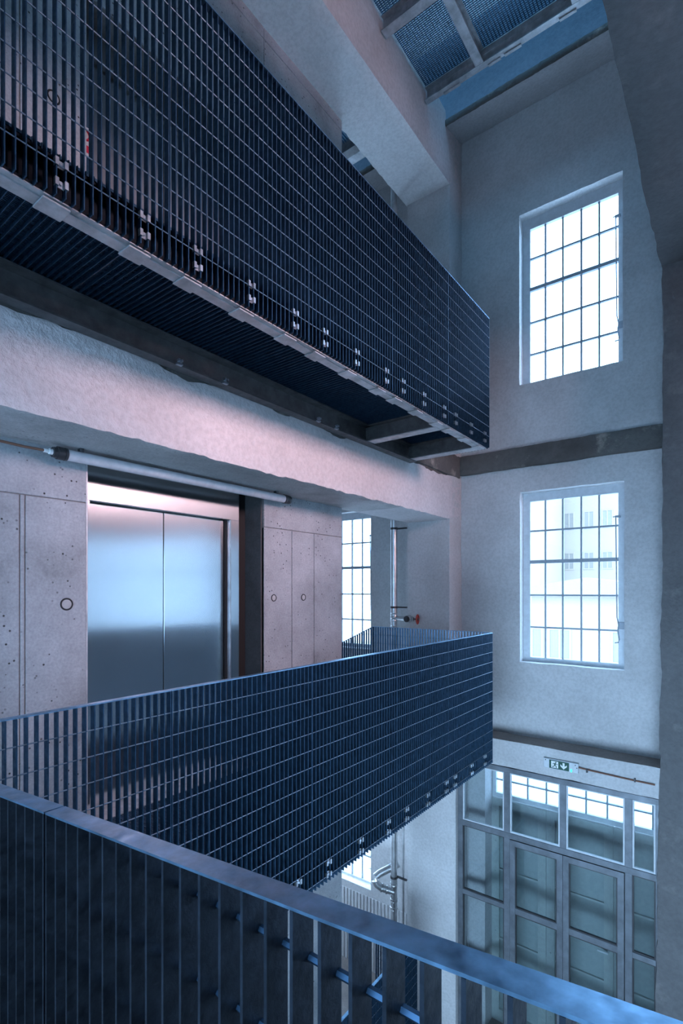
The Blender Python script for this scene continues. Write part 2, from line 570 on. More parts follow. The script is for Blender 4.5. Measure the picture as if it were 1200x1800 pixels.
def rough_block(name, x0, x1, y0, y1, z0, z1, mat, step=0.08, amp=0.006, rag=0.008, parent=None, fn=None, bev=0.012):
    """a box with subdivided, slightly uneven faces and worn edges"""
    bm = bmesh.new()
    xs, ys, zs = spread(x0, x1, step), spread(y0, y1, step), spread(z0, z1, step)
    V = {}
    nx, ny, nzn = len(xs) - 1, len(ys) - 1, len(zs) - 1
    def vv(i, j, k):
        if (i, j, k) not in V:
            p = Vector((xs[i], ys[j], zs[k]))
            ext = (i in (0, nx)) + (j in (0, ny)) + (k in (0, nzn))
            q = p.copy()
            a = amp * nz(p, 2.0, 1.0) + amp * 0.5 * nz(p, 7.0, 4.0)
            if ext >= 2:
                a -= abs(rag * nz(p, 11.0, 2.0)) + bev * 0.4
            if i == 0: q.x -= a
            if i == nx: q.x += a
            if j == 0: q.y -= a
            if j == ny: q.y += a
            if k == 0: q.z -= a
            if k == nzn: q.z += a
            if fn:
                q = Vector(fn(q, p))
            V[i, j, k] = bm.verts.new(q)
        return V[i, j, k]
    def quad(*c):
        bm.faces.new([vv(*x) for x in c])
    for i in range(nx):
        for j in range(ny):
            quad((i, j, 0), (i, j + 1, 0), (i + 1, j + 1, 0), (i + 1, j, 0))
            quad((i, j, nzn), (i + 1, j, nzn), (i + 1, j + 1, nzn), (i, j + 1, nzn))
    for i in range(nx):
        for k in range(nzn):
            quad((i, 0, k), (i + 1, 0, k), (i + 1, 0, k + 1), (i, 0, k + 1))
            quad((i, ny, k), (i, ny, k + 1), (i + 1, ny, k + 1), (i + 1, ny, k))
    for j in range(ny):
        for k in range(nzn):
            quad((0, j, k), (0, j, k + 1), (0, j + 1, k + 1), (0, j + 1, k))
            quad((nx, j, k), (nx, j + 1, k), (nx, j + 1, k + 1), (nx, j, k + 1))
    return link_mesh(name, mesh_of(name, bm, 38), mat, parent)

# ================================================================== STRUCTURE
# ---- end wall with its openings
we = holed_wall('wall_end', lambda u, v, w: (u, YE + w, v), -6.3, 7.2, ZG, 9.4,
                list(OPEN.values()) + [DOOR_OPEN], WT, 0.11, 'wall', reveal='reveal')
structure(we, 'uneven limewashed plaster end wall with tall steel windows')

# ---- other room walls (mostly out of view)
structure(holed_wall('wall_left', lambda u, v, w: (-6.3 - w, u, v), -3.4, YE + WT, ZG, 9.4, [(4.9, 6.0, -4.2, -2.4)], 0.3, 0.8, 'wall'), 'plastered wall far behind the lift core')
structure(box('wall_right', 7.2, 7.5, -3.4, YE + WT, ZG, 9.4, 'wall'), 'plastered wall on the far side of the hall')
wb = holed_wall('wall_back', lambda u, v, w: (u, -3.0 - w, v), -6.3, 7.2, ZG, 9.4,
                [(-1.9, 0.7, -0.95, 0.75), (-1.7, 2.9, -4.9, -2.5)], 0.12, 0.6, 'wall')
structure(wb, 'plastered wall behind the photographer with windows')
structure(rough_block('wall_light_blocker', 1.9, 2.15, -3.0, 1.62, -1.55, 5.2, 'wall', 0.5), 'added wall beside the photographer, blocking side light from the lift wall')  # unseen wall added to keep side light off the lift wall
structure(box('ceiling', -6.6, 7.5, -3.4, YE + WT, 9.4, 9.6, 'wall'), 'plain roof ceiling above the top platform')
structure(box('floor', -6.6, 7.5, -3.4, YE + 0.9, ZG - 0.25, ZG, 'floor'), 'brown grey screed ground floor behind the glass partition')
structure(rough_block('landing_floor', -1.2, 7.2, -3.0, 0.34, -1.85, -1.6, 'floor', 0.4), 'landing slab under the foreground railing')

# ---- left column against the end wall
def left_col(q, p):
    if p.z < -1.7 and p.x > -3.2:
        q.x += 0.085
    return q
structure(rough_block('column', -3.51, XF, YC, YE + 0.01, ZG, 6.1, 'wall', 0.09, 0.006, 0.008, None, left_col),
          'white plastered column beside the steel riser pipe')

# ---- beams of the left bay
def lower_beam_fn(q, p):
    if p.z > 1.40 and p.x > -3.0:     # broken upper edge of the plaster
        n = nz((p.y, 0, 0), 2.2, 11.0) * 0.026 + nz((p.y, 0, 0), 8.0, 3.0) * 0.020 + nz((p.y, 0, 0), 24.0, 6.0) * 0.010
        for c, w, d in ((2.08, 0.16, 0.050), (3.02, 0.10, 0.035), (3.75, 0.14, 0.040), (4.45, 0.08, 0.03), (1.0, 0.2, 0.02)):
            n -= d * math.exp(-((p.y - c) / w) ** 2)
        q.z += n
    if p.z < 0.93 and p.x > -3.0:
        q.z += nz((p.y, 1, 0), 14.0, 2.0) * 0.012
        q.x += nz((p.y, 4, 0), 18.0, 2.0) * 0.008
    return q
bl = structure(rough_block('plaster_beam', -3.53, XF, -3.0, YE, 0.91, 1.452, 'beam', 0.045, 0.005, 0.008, None, lower_beam_fn),
               'rough pinkish plaster beam with a broken upper edge above the lift doors')
bu = structure(rough_block('plaster_beam', -3.53, XF, -3.0, YE, 5.22, 6.1, 'beam', 0.07, 0.006, 0.012),
               'thick plaster beam running up to the overhead grating platform')
for b_ in (bl, bu):                       # bare concrete soffit; the upper one gets white plaster lightened for window light
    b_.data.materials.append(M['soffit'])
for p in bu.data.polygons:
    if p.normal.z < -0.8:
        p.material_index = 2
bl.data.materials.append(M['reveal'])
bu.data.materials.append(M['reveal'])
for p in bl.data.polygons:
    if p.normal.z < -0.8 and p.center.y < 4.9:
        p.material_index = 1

structure(box('trim_6', -3.40, XF - 0.02, -3.0, YE - 0.1, 1.36, 1.60, 'slab_edge'), 'dark filler standing in for shade between the plaster beam and the upper walkway channel')  # dark block added to stand in for shade in the gap
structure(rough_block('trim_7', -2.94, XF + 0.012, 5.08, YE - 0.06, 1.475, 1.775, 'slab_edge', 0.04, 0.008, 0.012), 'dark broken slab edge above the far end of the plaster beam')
# ---- lobby floor strip along the lift wall
structure(rough_block('floor_lobby', XW - 0.2, XF + 0.0, -3.0, 4.6, -2.3, -1.625, 'floor', 0.2), 'concrete floor strip in front of the lobby lift')
# ---- right beam and column (the photographer stands under this beam)
def rbeam(q, p):
    if p.z < 3.5:
        q.z += 0.10 * max(0.0, min(1.0, (p.y - 2.6) / 3.4)) - 0.03 + nz((p.y, p.x, 0), 1.3, 5.0) * 0.035
    return q
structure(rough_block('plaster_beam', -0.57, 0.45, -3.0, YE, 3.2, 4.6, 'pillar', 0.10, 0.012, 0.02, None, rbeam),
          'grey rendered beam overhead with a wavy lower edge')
def rcol(q, p):
    if p.x < -0.3:
        q.x += -0.012 - 0.075 * max(0, (0.5 - p.z) / 6.0) + nz((0, 0, p.z), 2.2, 8.0) * 0.012 + nz((0, 0, p.z), 9.0, 8.0) * 0.008
    return q
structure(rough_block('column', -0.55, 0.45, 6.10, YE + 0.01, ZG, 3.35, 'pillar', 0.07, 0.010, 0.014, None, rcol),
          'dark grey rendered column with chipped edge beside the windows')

# ---- slab remnants on the end wall
structure(rough_block('trim_1', XF - 0.02, -0.45, YE - 0.075, YE + 0.02, 1.52, 1.775, 'slab_edge', 0.04, 0.010, 0.012),
          'dark broken concrete slab edge between the two tall windows')
def soffit2(q, p):
    if p.z < 5.93:
        q.z += 0.10 * (p.y - 5.98) / 0.48
    return q
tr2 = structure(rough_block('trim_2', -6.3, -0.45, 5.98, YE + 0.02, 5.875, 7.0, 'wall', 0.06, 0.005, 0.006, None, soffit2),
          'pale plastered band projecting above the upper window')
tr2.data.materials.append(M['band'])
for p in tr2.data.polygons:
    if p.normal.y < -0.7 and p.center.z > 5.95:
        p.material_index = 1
structure(rough_block('trim_3', -6.3, -0.45, 5.955, 5.985, 5.865, 5.955, 'slab_edge', 0.03, 0.006, 0.012),
          'dark broken strip along the foot of the projecting plaster band')
led = structure(rough_block('trim_4', XF + 0.09, -0.45, 6.12, YE + 0.02, -2.14, -1.81, 'wall', 0.06, 0.006, 0.008),
                'projecting plastered ledge above the glazed entrance partition')
led.data.materials.append(M['ledge_top'])
for p in led.data.polygons:
    if p.normal.z > 0.7:
        p.material_index = 1

# ================================================================== LIFT CORE WALL
LY0, LY1 = 1.711, 3.356          # lift opening
def lift_wall(name, z0, z1, ztop_open, joint, seams, label, floor_z, rings):
    body = holed_wall(name, lambda u, v, w: (XW - 0.008 - w, u, v), -3.0, 4.553, z0, z1, [(LY0, LY1, floor_z, ztop_open)], 0.30, 0.5, 'groove', 0.0, 0.0)
    structure(body, label)
    gap = 0.0035
    def panel(ya, yb, za, zb):
        if yb - ya < 0.015 or zb - za < 0.02:
            return None
        g2 = gap
        o = box('concrete_panel', XW - 0.03, XW, ya + g2, yb - g2, za + g2, zb - g2, 'concrete', body, 0.0025)
        return o
    rows = [(z0, joint), (joint, z1)]
    made = []
    for r, (za, zb) in enumerate(rows):
        ys = [-3.0, *([s for s in seams] if r == 0 else [0.1, seams[-1]][:0]), 4.553]
        segs = list(zip(ys, ys[1:]))
        for ya, yb in segs:
            # cut the opening out
            if zb <= ztop_open + 1e-6:
                if yb <= LY0 or ya >= LY1:
                    made.append((panel(ya, yb, za, zb), ya, yb, za, zb))
                else:
                    if ya < LY0:
                        made.append((panel(ya, LY0 + gap, za, zb), ya, LY0, za, zb))
                    if yb > LY1:
                        made.append((panel(LY1 - gap, yb, za, zb), LY1, yb, za, zb))
            else:
                lo = [(ya, min(yb, LY0)), (max(ya, LY1), yb)]
                for a_, b_ in lo:
                    if b_ > a_:
                        made.append((panel(a_, b_ + (gap if b_ == LY0 else 0), za, zb), a_, b_, za, zb))
                if zb > ztop_open + 0.03 and ya <= LY0 < yb:
                    made.append((panel(LY0, LY1, max(za, ztop_open), zb), LY0, LY1, ztop_open, zb))
    for ry, rz, rr in rings:
        host = next((m[0] for m in made if m[0] and m[1] <= ry <= m[2] and m[3] <= rz <= m[4]), body)
        bm = bmesh.new()
        torus_bm(bm, (XW + 0.001, ry, rz), (1, 0, 0), rr, rr * 0.16, 28, 6)
        link_mesh('tie_hole_ring', mesh_of('tie_hole_ring', bm, 60), 'ring', host)
        lathe('tie_hole_plug', (XW - 0.01, ry, rz), (1, 0, 0), [(0, rr * 0.86), (0.0125, rr * 0.86), (0.0135, rr * 0.8)], 'plug', host)
    return body

lift_wall('wall_lift_lobby', -1.85, 0.93, 0.925, 0.585, [1.305, 1.3345, 3.736, 4.074],
          'board-marked grey concrete lift wall with tie holes beside the steel doors', -1.85,
          [(1.581, -0.093, 0.036), (3.483, -0.075, 0.030), (3.905, -0.075, 0.030)])
lift_wall('wall_lift_upper', 1.40, 5.24, 4.02, 5.11, [0.55, 1.305, 3.22],
          'pink tinged concrete lift wall behind the upper mesh balustrade', 1.40,
          [(1.50, 3.15, 0.036), (0.70, 2.9, 0.036)])
lift_wall('wall_lift_ground', ZG, -1.9, -3.2, -2.6, [1.3, 3.736],
          'concrete lift wall at ground level behind the lower walkway', ZG, [])
structure(box('wall_core', XW - 2.6, XW - 0.31, -3.0, 4.55, ZG, 8.0, 'soffit'), 'dark lift shaft behind the concrete wall')

# upper wall joint lines sit in the panels above; thin vertical seam near the beam
# ================================================================== LIFT ENTRANCES
def lift_entrance(dz, label, leaf='stainless'):
    x_f = XW - 0.19       # frame plane
    x_d = x_f - 0.07      # door plane
    fz = -1.60 + dz
    t = empty('lift_entrance', (x_f, (LY0 + LY1) / 2, fz))
    tag(t, label, 'lift', 'lift entrances in the concrete core')
    def part(name, x0, x1, y0, y1, z0, z1, mat, bev=0.002, par=None):
        o = box(name, x0, x1, y0, y1, z0, z1, mat, par or t, bev)
        o.matrix_parent_inverse = t.matrix_world.inverted() if par is None else Matrix()
        return o
    bpy.context.view_layer.update()
    dl, dr = 1.83, 3.105            # door opening in the frame plane
    ds = 2.472
    ztop = 0.64 + dz
    hz = 0.93 + dz if dz < 1 else 0.80 + dz
    part('header_panel', x_f - 0.05, x_f, LY0 - 0.02, dr + 0.115, ztop, hz, 'stainless')
    part('jamb_frame', x_f - 0.10, x_f, LY0 - 0.02, dl, fz, ztop, 'stainless')
    part('jamb_frame', x_f - 0.10, x_f, dr + 0.018, dr + 0.115, fz, ztop, 'stainless')
    part('jamb_edge', x_f - 0.10, x_f + 0.004, dr, dr + 0.018, fz, ztop, 'pipe')
    part('concrete_jamb', x_f - 0.10, XW - 0.03, LY1 - 0.012, LY1 + 0.0, fz, 0.92 + dz, 'jamb', 0.002)
    part('recess_panel', x_f - 0.09, x_f - 0.055, dr + 0.112, LY1, fz, 0.92 + dz, 'black', 0.0)
    d1 = part('door_leaf', x_d - 0.03, x_d, dl - 0.05, ds - 0.004, fz, ztop - 0.006, leaf)
    d2 = part('door_leaf', x_d - 0.03, x_d, ds + 0.004, dr - 0.012, fz, ztop - 0.006, leaf)
    part('door_gap', x_d - 0.06, x_d - 0.031, dl - 0.05, dr + 0.05, fz, ztop, 'black', 0.0)
    part('threshold_sill', x_d - 0.04, XW - 0.02, LY0, LY1, fz - 0.03, fz, 'frame_steel', 0.0)
    part('slot_strip', x_d - 0.002, x_f - 0.03, dr - 0.006, dr - 0.001, fz, ztop - 0.004, 'black', 0.0)
    if dz < 1:
        part('call_slot', x_f, x_f + 0.006, LY0 + 0.03, LY0 + 0.055, -0.80, -0.65, 'black', 0.001)
    else:
        s = part('safety_sticker', x_f, x_f + 0.003, LY0 + 0.03, LY0 + 0.125, 3.08, 3.28, 'sticker_white', 0.0)
        bm = bmesh.new()
        torus_bm(bm, (x_f + 0.004, LY0 + 0.078, 3.22), (1, 0, 0), 0.036, 0.008, 24, 6)
        o = link_mesh('sticker_ring', mesh_of('sticker_ring', bm), 'sticker_red', s)
        o.matrix_parent_inverse = Matrix()
        o = box('sticker_band', x_f + 0.003, x_f + 0.005, LY0 + 0.04, LY0 + 0.115, 3.10, 3.15, 'sticker_red', s)
    return t

lift_entrance(0.0, 'brushed stainless steel lift doors set in the concrete lobby wall')
lift_entrance(3.19, 'steel lift doors half hidden behind the upper mesh balustrade', 'grey_primer')

# steel corner bead on the left edge of the lobby lift opening
structure(box('trim_5', XW - 0.19, XW + 0.003, LY0 - 0.004, LY0 + 0.006, -1.6, 0.90, 'frame_steel'), 'thin bright metal edge at the side of the lift opening')

# ================================================================== GRATING PANELS
MESH = {}
def shared(key, maker):
    if key not in MESH:
        MESH[key] = maker()
    return MESH[key]

PITCH = 0.0336
def slat_mesh(h, d=0.03, mat='galv'):
    def mk():
        me = box_mesh('slat', -0.002, 0.002, 0.0, d, 0.0, h)
        me.materials.append(M[mat])
        return me
    return shared(('slat', round(h, 4), d, mat), mk)

def bar_mesh(name, length, d, t, mat):
    def mk():
        me = box_mesh(name, 0, length, 0, d, -t, 0)
        me.materials.append(M[mat])
        return me
    return shared((name, round(length, 4), d, t, mat), mk)

def rod_mesh(length, r=0.0026, mat='rod'):
    def mk():
        bm = bmesh.new()
        bm_cyl(bm, (0, 0, 0), (length, 0, 0), r, r, 6)
        me = mesh_of('rod', bm)
        me.materials.append(M[mat])
        return me
    return shared(('rod', round(length, 4), r, mat), mk)

def clip_mesh():
    def mk():
        bm = bmesh.new()
        w = PITCH
        for c in (0.0, w):                      # two saddles folded over neighbouring slats
            bm_box(bm, c - 0.0065, c + 0.0065, -0.006, -0.003, -0.014, 0.014)
            bm_box(bm, c - 0.0065, c - 0.004, -0.004, 0.012, -0.014, 0.014)
            bm_box(bm, c + 0.004, c + 0.0065, -0.004, 0.012, -0.014, 0.014)
        bm_box(bm, 0.006, w - 0.006, 0.009, 0.012, -0.014, 0.014)
        bm_cyl(bm, (w / 2, 0.009, 0), (w / 2, 0.002, 0), 0.006, 0.005, 8)
        me = mesh_of('saddle_clip', bm)
        me.materials.append(M['clip'])
        return me
    return shared('clip', mk)

def child(name, me, parent, loc=(0, 0, 0), rot=(0, 0, 0)):
    o = bpy.data.objects.new(name, me)
    COL.objects.link(o)
    o.parent = parent
    o.location = loc
    o.rotation_euler = rot
    return o

def grating_panel(name, label, cat, group, origin, rz, length, height, n=28, rods=None, slope=0.0, clips=(), clip_z=(0.045, 0.118), depth=0.03, top_t=0.005, bottom_line=None, rod_r=0.0026, rod_mat='rod', slat_mat='galv'):
    """upright grating panel; local x along, local y into the panel (rods flush with y=0), z up from the panel's foot"""
    t = empty(name, origin, rz)
    tag(t, label, cat, group)
    pitch = length / n
    sl = math.atan(slope)
    if slope == 0:
        child('top_bar', bar_mesh('top_bar', length, depth, top_t, 'rail'), t, (0, 0, height))
    else:
        child('top_bar', bar_mesh('top_bar', length / math.cos(sl), depth, top_t, 'rail'), t, (0, 0, height), (0, -sl, 0))
    for i in range(n + 1):
        h = height - top_t + slope * i * pitch - 0.0005
        x = min(max(i * pitch, 0.0025), length - 0.0025)
        nm = 'end_bar' if i in (0, n) else 'slat'
        z0 = 0.0
        if bottom_line is not None:
            z0 = bottom_line(i * pitch)
        child(nm, slat_mesh(round(h - z0, 4), depth, slat_mat), t, (x, 0, z0))
    k = 1
    for z in (rods if rods is not None else [height - 0.1 * j for j in range(1, 14) if height - 0.1 * j > 0.03]):
        x0, x1 = 0.0, length
        if slope < 0:
            x1 = min(length, (height - 0.012 - z) / -slope)
        if x1 - x0 < 0.1:
            continue
        child('rod', rod_mesh(x1 - x0, rod_r, rod_mat), t, (x0, rod_r, z))
    for c in clips:
        i = round(c / pitch)
        for z in clip_z:
            child('saddle_clip', clip_mesh(), t, (i * pitch, 0, z))
    return t

ORD = ['first', 'second', 'third', 'fourth', 'fifth', 'sixth']
UP_Z, LO_Z = 1.44, -1.775
PH_U, PH_L = 1.31, 1.337
U_JOINTS = [0.39, 1.329, 2.257, 3.18, 4.10, 5.045]
L_JOINTS = [0.39, 1.34, 2.287, 3.244, 4.11, 5.135]
CL = (0.12, 0.465, 0.81)
for joints, z0, ph, lev, txt in ((U_JOINTS, UP_Z, PH_U, 'upper', 'upper walkway'), (L_JOINTS, LO_Z, PH_L, 'lower', 'lift lobby walkway')):
    for k in range(len(joints) - 1):
        a, b = joints[k], joints[k + 1]
        n_from_end = len(joints) - 2 - k
        which = ORD[n_from_end]
        lab = (f'galvanised mesh balustrade panel of the {txt}, at its far corner' if n_from_end == 0 else
               f'galvanised mesh balustrade panel of the {txt}, {which} from its far corner')
        grating_panel('balustrade_panel', lab, 'railing', f'mesh balustrade panels of the {txt}', (XB, a, z0), PI / 2, b - a - 0.002, ph, clips=CL)

# returns at the far ends
grating_panel('balustrade_panel', 'end mesh balustrade panel closing the upper walkway toward the window wall', 'railing', None,
              (XB - 0.031, U_JOINTS[-1] + 0.032, UP_Z), PI, 0.88, PH_U, n=26)
grating_panel('balustrade_panel', 'end mesh balustrade panel of the lobby walkway in front of the column', 'railing', None,
              (XB - 0.031, L_JOINTS[-1] + 0.032, LO_Z), PI, 1.447, PH_L, n=43)
grating_panel('stair_balustrade', 'mesh balustrade sloping down the stair behind the lift core', 'railing', None,
              (XB - 1.482, L_JOINTS[-1] + 0.032, LO_Z), PI, 1.0, PH_L, n=30, slope=-0.47,
              rods=[PH_L - 0.1 * j for j in range(1, 14)], bottom_line=lambda x: -0.47 * x)

# ================================================================== WALKWAYS
def walkway(dz, joints, label, tabs=True):
    t = empty('steel_walkway', (XB - 0.05, joints[0], UP_Z + dz))
    tag(t, label, 'walkway', 'steel walkways in front of the lifts')
    ox, oy, oz = t.location
    y0, y1 = joints[0] - 0.9, joints[-1]
    z = UP_Z
    def part(name, x0, x1, ya, yb, za, zb, mat, bev=0.0):
        me = box_mesh(name, x0 - ox, x1 - ox, ya - oy, yb - oy, za + dz - oz, zb + dz - oz, bev)
        return link_mesh(name, me, mat, t)
    # outer edge channel: lower flange, web, upper flange in one section
    def section(name, prof, ya, yb, mat):
        bm = bmesh.new()
        r = [[bm.verts.new((px - ox, yy - oy, pz + dz - oz)) for px, pz in prof] for yy in (ya, yb)]
        n = len(prof)
        for i in range(n):
            j = (i + 1) % n
            bm.faces.new((r[0][i], r[0][j], r[1][j], r[1][i]))
        bm.faces.new(r[0][::-1])
        bm.faces.new(r[1])
        return link_mesh(name, mesh_of(name, bm), mat, t)
    xo = XB - 0.032
    section('edge_channel', [(xo, z + 0.004), (xo - 0.085, z + 0.004), (xo - 0.085, z + 0.155), (xo, z + 0.155), (xo, z + 0.145), (xo - 0.077, z + 0.145), (xo - 0.077, z + 0.014), (xo, z + 0.014)], y0, y1, 'web')
    part('flange_plate', xo - 0.086, xo - 0.028, y0, y1, z - 0.006, z + 0.0035, 'frame_steel')
    part('flange_cover', xo - 0.0275, xo + 0.0, y0, y1, z - 0.001, z + 0.0035, 'frame_steel')
    xi = XF + 0.012
    section('inner_channel', [(xi, z - 0.02), (xi + 0.085, z - 0.02), (xi + 0.085, z - 0.008), (xi + 0.012, z - 0.008), (xi + 0.012, z + 0.145), (xi + 0.085, z + 0.145), (xi + 0.085, z + 0.155), (xi, z + 0.155)], y0, y1, 'dark_steel')
    def ibeam(name, yc, mat='frame_steel', w=0.055):
        bm = bmesh.new()
        prof = [(-w, 0.002), (w, 0.002), (w, 0.012), (0.006, 0.012), (0.006, 0.145), (w, 0.145), (w, 0.155), (-w, 0.155), (-w, 0.145), (-0.006, 0.145), (-0.006, 0.012), (-w, 0.012)]
        r = [[bm.verts.new((xx - ox, yc + py - oy, z + pz + dz - oz)) for py, pz in prof] for xx in (xi + 0.02, xo - 0.015)]
        n = len(prof)
        for i in range(n):
            j = (i + 1) % n
            bm.faces.new((r[0][i], r[0][j], r[1][j], r[1][i]))
        bm.faces.new(r[0][::-1])
        bm.faces.new(r[1])
        part('beam_flange', xi + 0.02, xo - 0.088, yc - w, yc + w, z - 0.0065, z + 0.0015, 'frame_steel')
        return link_mesh(name, mesh_of(name, bm), mat, t)
    ibeam('cross_beam', 4.15, 'dark_steel')
    ibeam('cross_beam', joints[-1] - 0.062, 'dark_steel')
    if tabs:
        tab = box_mesh('bracket_tab', -0.092, -0.004, -0.05, 0.05, -0.012, -0.0042, 0.0015)
        tab.materials.append(M['frame_steel'])
        for k in range(len(joints) - 1):
            pitch = (joints[k + 1] - joints[k]) / 28
            for c in CL:
                yy = joints[k] + round(c / pitch) * pitch + PITCH / 2
                child('bracket_tab', tab, t, (xo - ox, yy - oy, z - 0.002 + dz - oz))
        bm = bmesh.new()
        bm_box(bm, -0.012, 0.012, -0.02, 0.02, 0, 0.012)
        bm_cyl(bm, (0, 0, 0.012), (0, 0, 0.03), 0.008, 0.006, 8)
        bm_box(bm, -0.006, 0.02, -0.016, -0.004, 0.02, 0.034)
        bm_box(bm, -0.006, 0.02, 0.004, 0.016, 0.02, 0.034)
        cm = mesh_of('flange_clamp', bm)
        cm.materials.append(M['clip'])
        for yy in (1.96, 2.33, 3.33, 3.58):
            child('flange_clamp', cm, t, (xi + 0.095 - ox, yy - oy, z - 0.022 + dz - oz))
    return t

walkway(0.0, U_JOINTS, 'steel framed grating walkway overhead, seen from below')
walkway(LO_Z - UP_Z, L_JOINTS, 'steel framed grating walkway in front of the lobby lift', True)

def floor_grating(label, group, y0, y1, z, cat='grating', x0=XF + 0.03):
    x1 = XB - 0.045
    t = empty('floor_grating', (x0, y0, z))
    tag(t, label, cat, group)
    n = int(round((y1 - y0) / 0.0322))
    def mk():
        me = box_mesh('slat', 0, x1 - x0, -0.0018, 0.0018, 0, 0.03)
        me.materials.append(M['galv'])
        return me
    me = shared(('fslat', round(x1 - x0, 4)), mk)
    for i in range(n):
        child('slat', me, t, (0, (i + 0.5) * (y1 - y0) / n, 0))
    def mk2():
        bm = bmesh.new()
        k = int((x1 - x0) / 0.0115)
        for j in range(k):
            xx = (j + 0.5) * (x1 - x0) / k
            bm_box(bm, xx - 0.0022, xx + 0.0022, 0, y1 - y0, 0.016, 0.028)
        m2 = mesh_of('cross_wire', bm)
        m2.materials.append(M['galv'])
        return m2
    o = child('cross_wire', shared(('frod', round(y1 - y0, 4), round(x0, 3)), mk2), t)
    o['kind'] = 'stuff'
    return t

for joints, z, txt in ((U_JOINTS, UP_Z + 0.157, 'upper walkway'), (L_JOINTS, LO_Z + 0.157, 'lift lobby walkway')):
    js = [joints[0] - 0.9] + joints
    for k in range(len(js) - 1):
        e = len(js) - 2 - k
        lab = (f'steel floor grating of the {txt}, at its far end' if e == 0 else
               f'steel floor grating of the {txt}, {ORD[e]} from its far end')
        if lab.endswith('sixth from its far end') and False:
            continue
        floor_grating(lab, f'floor gratings of the {txt}', js[k] + 0.004, js[k + 1] - 0.004, z, x0=(XF + 0.03 if z > 0 else XW + 0.012))

# ================================================================== FOREGROUND RAILING
# handrail drops gently to the left
FY = 0.385
def fz(x):
    return -0.268 + 0.0905 * x
FJ = -0.845
foot = -1.45
def fore(label, xr, xl, shift=0.0):
    n = int(round((xr - xl) / 0.0342))
    h = fz(xr) - foot
    rods = [(-0.358 - 0.0995 * j) - foot for j in range(-2, 12)]
    rods = [r for r in rods if 0.04 < r < h - 0.012]
    return grating_panel('balustrade_panel', label, 'railing', 'mesh railing panels at the front', (xr, FY, foot), PI, xr - xl, h, n, rods, -0.0905, rod_r=0.0045, rod_mat='rod_blue', slat_mat='galv_dull', top_t=0.0032)
fore('dark blue steel railing panel nearest the viewer, right of the handrail joint', 0.60, FJ)
fore('dark blue steel railing panel nearest the viewer, left of the handrail joint', FJ - 0.005, -1.85)

# ================================================================== OVERHEAD PLATFORM
PZ = 5.75
def platform():
    t = empty('overhead_platform', (-1.7, 5.4, PZ))
    tag(t, 'steel framed grating platform high overhead with blue light through it', 'platform')
    ox, oy, oz = t.location
    def extr(name, prof, p0, p1, axis, mat):
        bm = bmesh.new()
        r = []
        for e in (p0, p1):
            ring = []
            for a, z in prof:
                ring.append(bm.verts.new((e - ox, a - oy, z - oz) if axis == 'x' else (a - ox, e - oy, z - oz)))
            r.append(ring)
        n = len(prof)
        for i in range(n):
            j = (i + 1) % n
            bm.faces.new((r[0][i], r[0][j], r[1][j], r[1][i]))
        bm.faces.new(r[0][::-1])
        bm.faces.new(r[1])
        return link_mesh(name, mesh_of(name, bm), mat, t)
    def I(c, w, h=0.16):
        z = PZ
        return [(c - w, z), (c + w, z), (c + w, z + 0.012), (c + 0.007, z + 0.012), (c + 0.007, z + h - 0.012), (c + w, z + h - 0.012), (c + w, z + h), (c - w, z + h), (c - w, z + h - 0.012), (c - 0.007, z + h - 0.012), (c - 0.007, z + 0.012), (c - w, z + 0.012)]
    def C(y, h=0.16, w=0.07):
        z = PZ
        return [(y, z), (y, z + h), (y - w, z + h), (y - w, z + h - 0.012), (y - 0.01, z + h - 0.012), (y - 0.01, z + 0.012), (y - w, z + 0.012), (y - w, z)]
    extr('edge_channel', C(5.46), XF + 0.012, 0.5, 'x', 'frame_steel')
    extr('cross_beam', I(4.50, 0.05), XF + 0.012, 0.5, 'x', 'frame_steel')
    extr('cross_beam', I(2.6, 0.05), XF + 0.012, 0.5, 'x', 'frame_steel')
    for xc in (-2.195, -1.20):
        extr('joist', I(xc, 0.046), 4.555, 5.385, 'y', 'frame_steel')
    extr('joist', I(-1.70, 0.046), 2.66, 4.44, 'y', 'frame_steel')
    # welded splice plates along the edge channel
    for xc, w in ((-2.55, 0.10), (-2.05, 0.07), (-1.85, 0.09), (-1.30, 0.08)):
        link_mesh('splice_plate', box_mesh('splice_plate', xc - w - ox, xc + w - ox, 0.035, 0.066, -0.014, -0.001, 0.002), 'frame_steel', t)
    return t
platform()

def platform_grating(label, x0, x1, y0, y1):
    t = empty('platform_grating', (x0, y0, PZ + 0.162))
    tag(t, label, 'grating', 'gratings of the overhead platform')
    n = int(round((x1 - x0) / 0.0343))
    def mk():
        me = box_mesh('slat', -0.0018, 0.0018, 0, y1 - y0, 0, 0.03)
        me.materials.append(M['galv'])
        return me
    me = shared(('pslat', round(y1 - y0, 3)), mk)
    for i in range(n):
        child('slat', me, t, ((i + 0.5) * (x1 - x0) / n, 0, 0))
    bm = bmesh.new()
    m = int((y1 - y0) / 0.021)
    for j in range(m):
        yy = (j + 0.5) * (y1 - y0) / m
        bm_box(bm, 0, x1 - x0, yy - 0.003, yy + 0.003, 0.02, 0.028)
    o = link_mesh('rods', mesh_of('rods', bm), 'galv', t)
    o.name = 'cross_wire'
    o['kind'] = 'stuff'
platform_grating('blue lit grating bay of the overhead platform beside the plaster beam', XF + 0.01, -2.20, 4.52, 5.44)
platform_grating('blue lit grating bay of the overhead platform in its middle', -2.19, -1.205, 4.52, 5.44)
platform_grating('grating bay of the overhead platform nearest the grey column', -1.195, 0.45, 4.52, 5.44)
platform_grating('dark grating bay of the overhead platform above the upper walkway', XF + 0.01, 0.45, 2.62, 4.48)

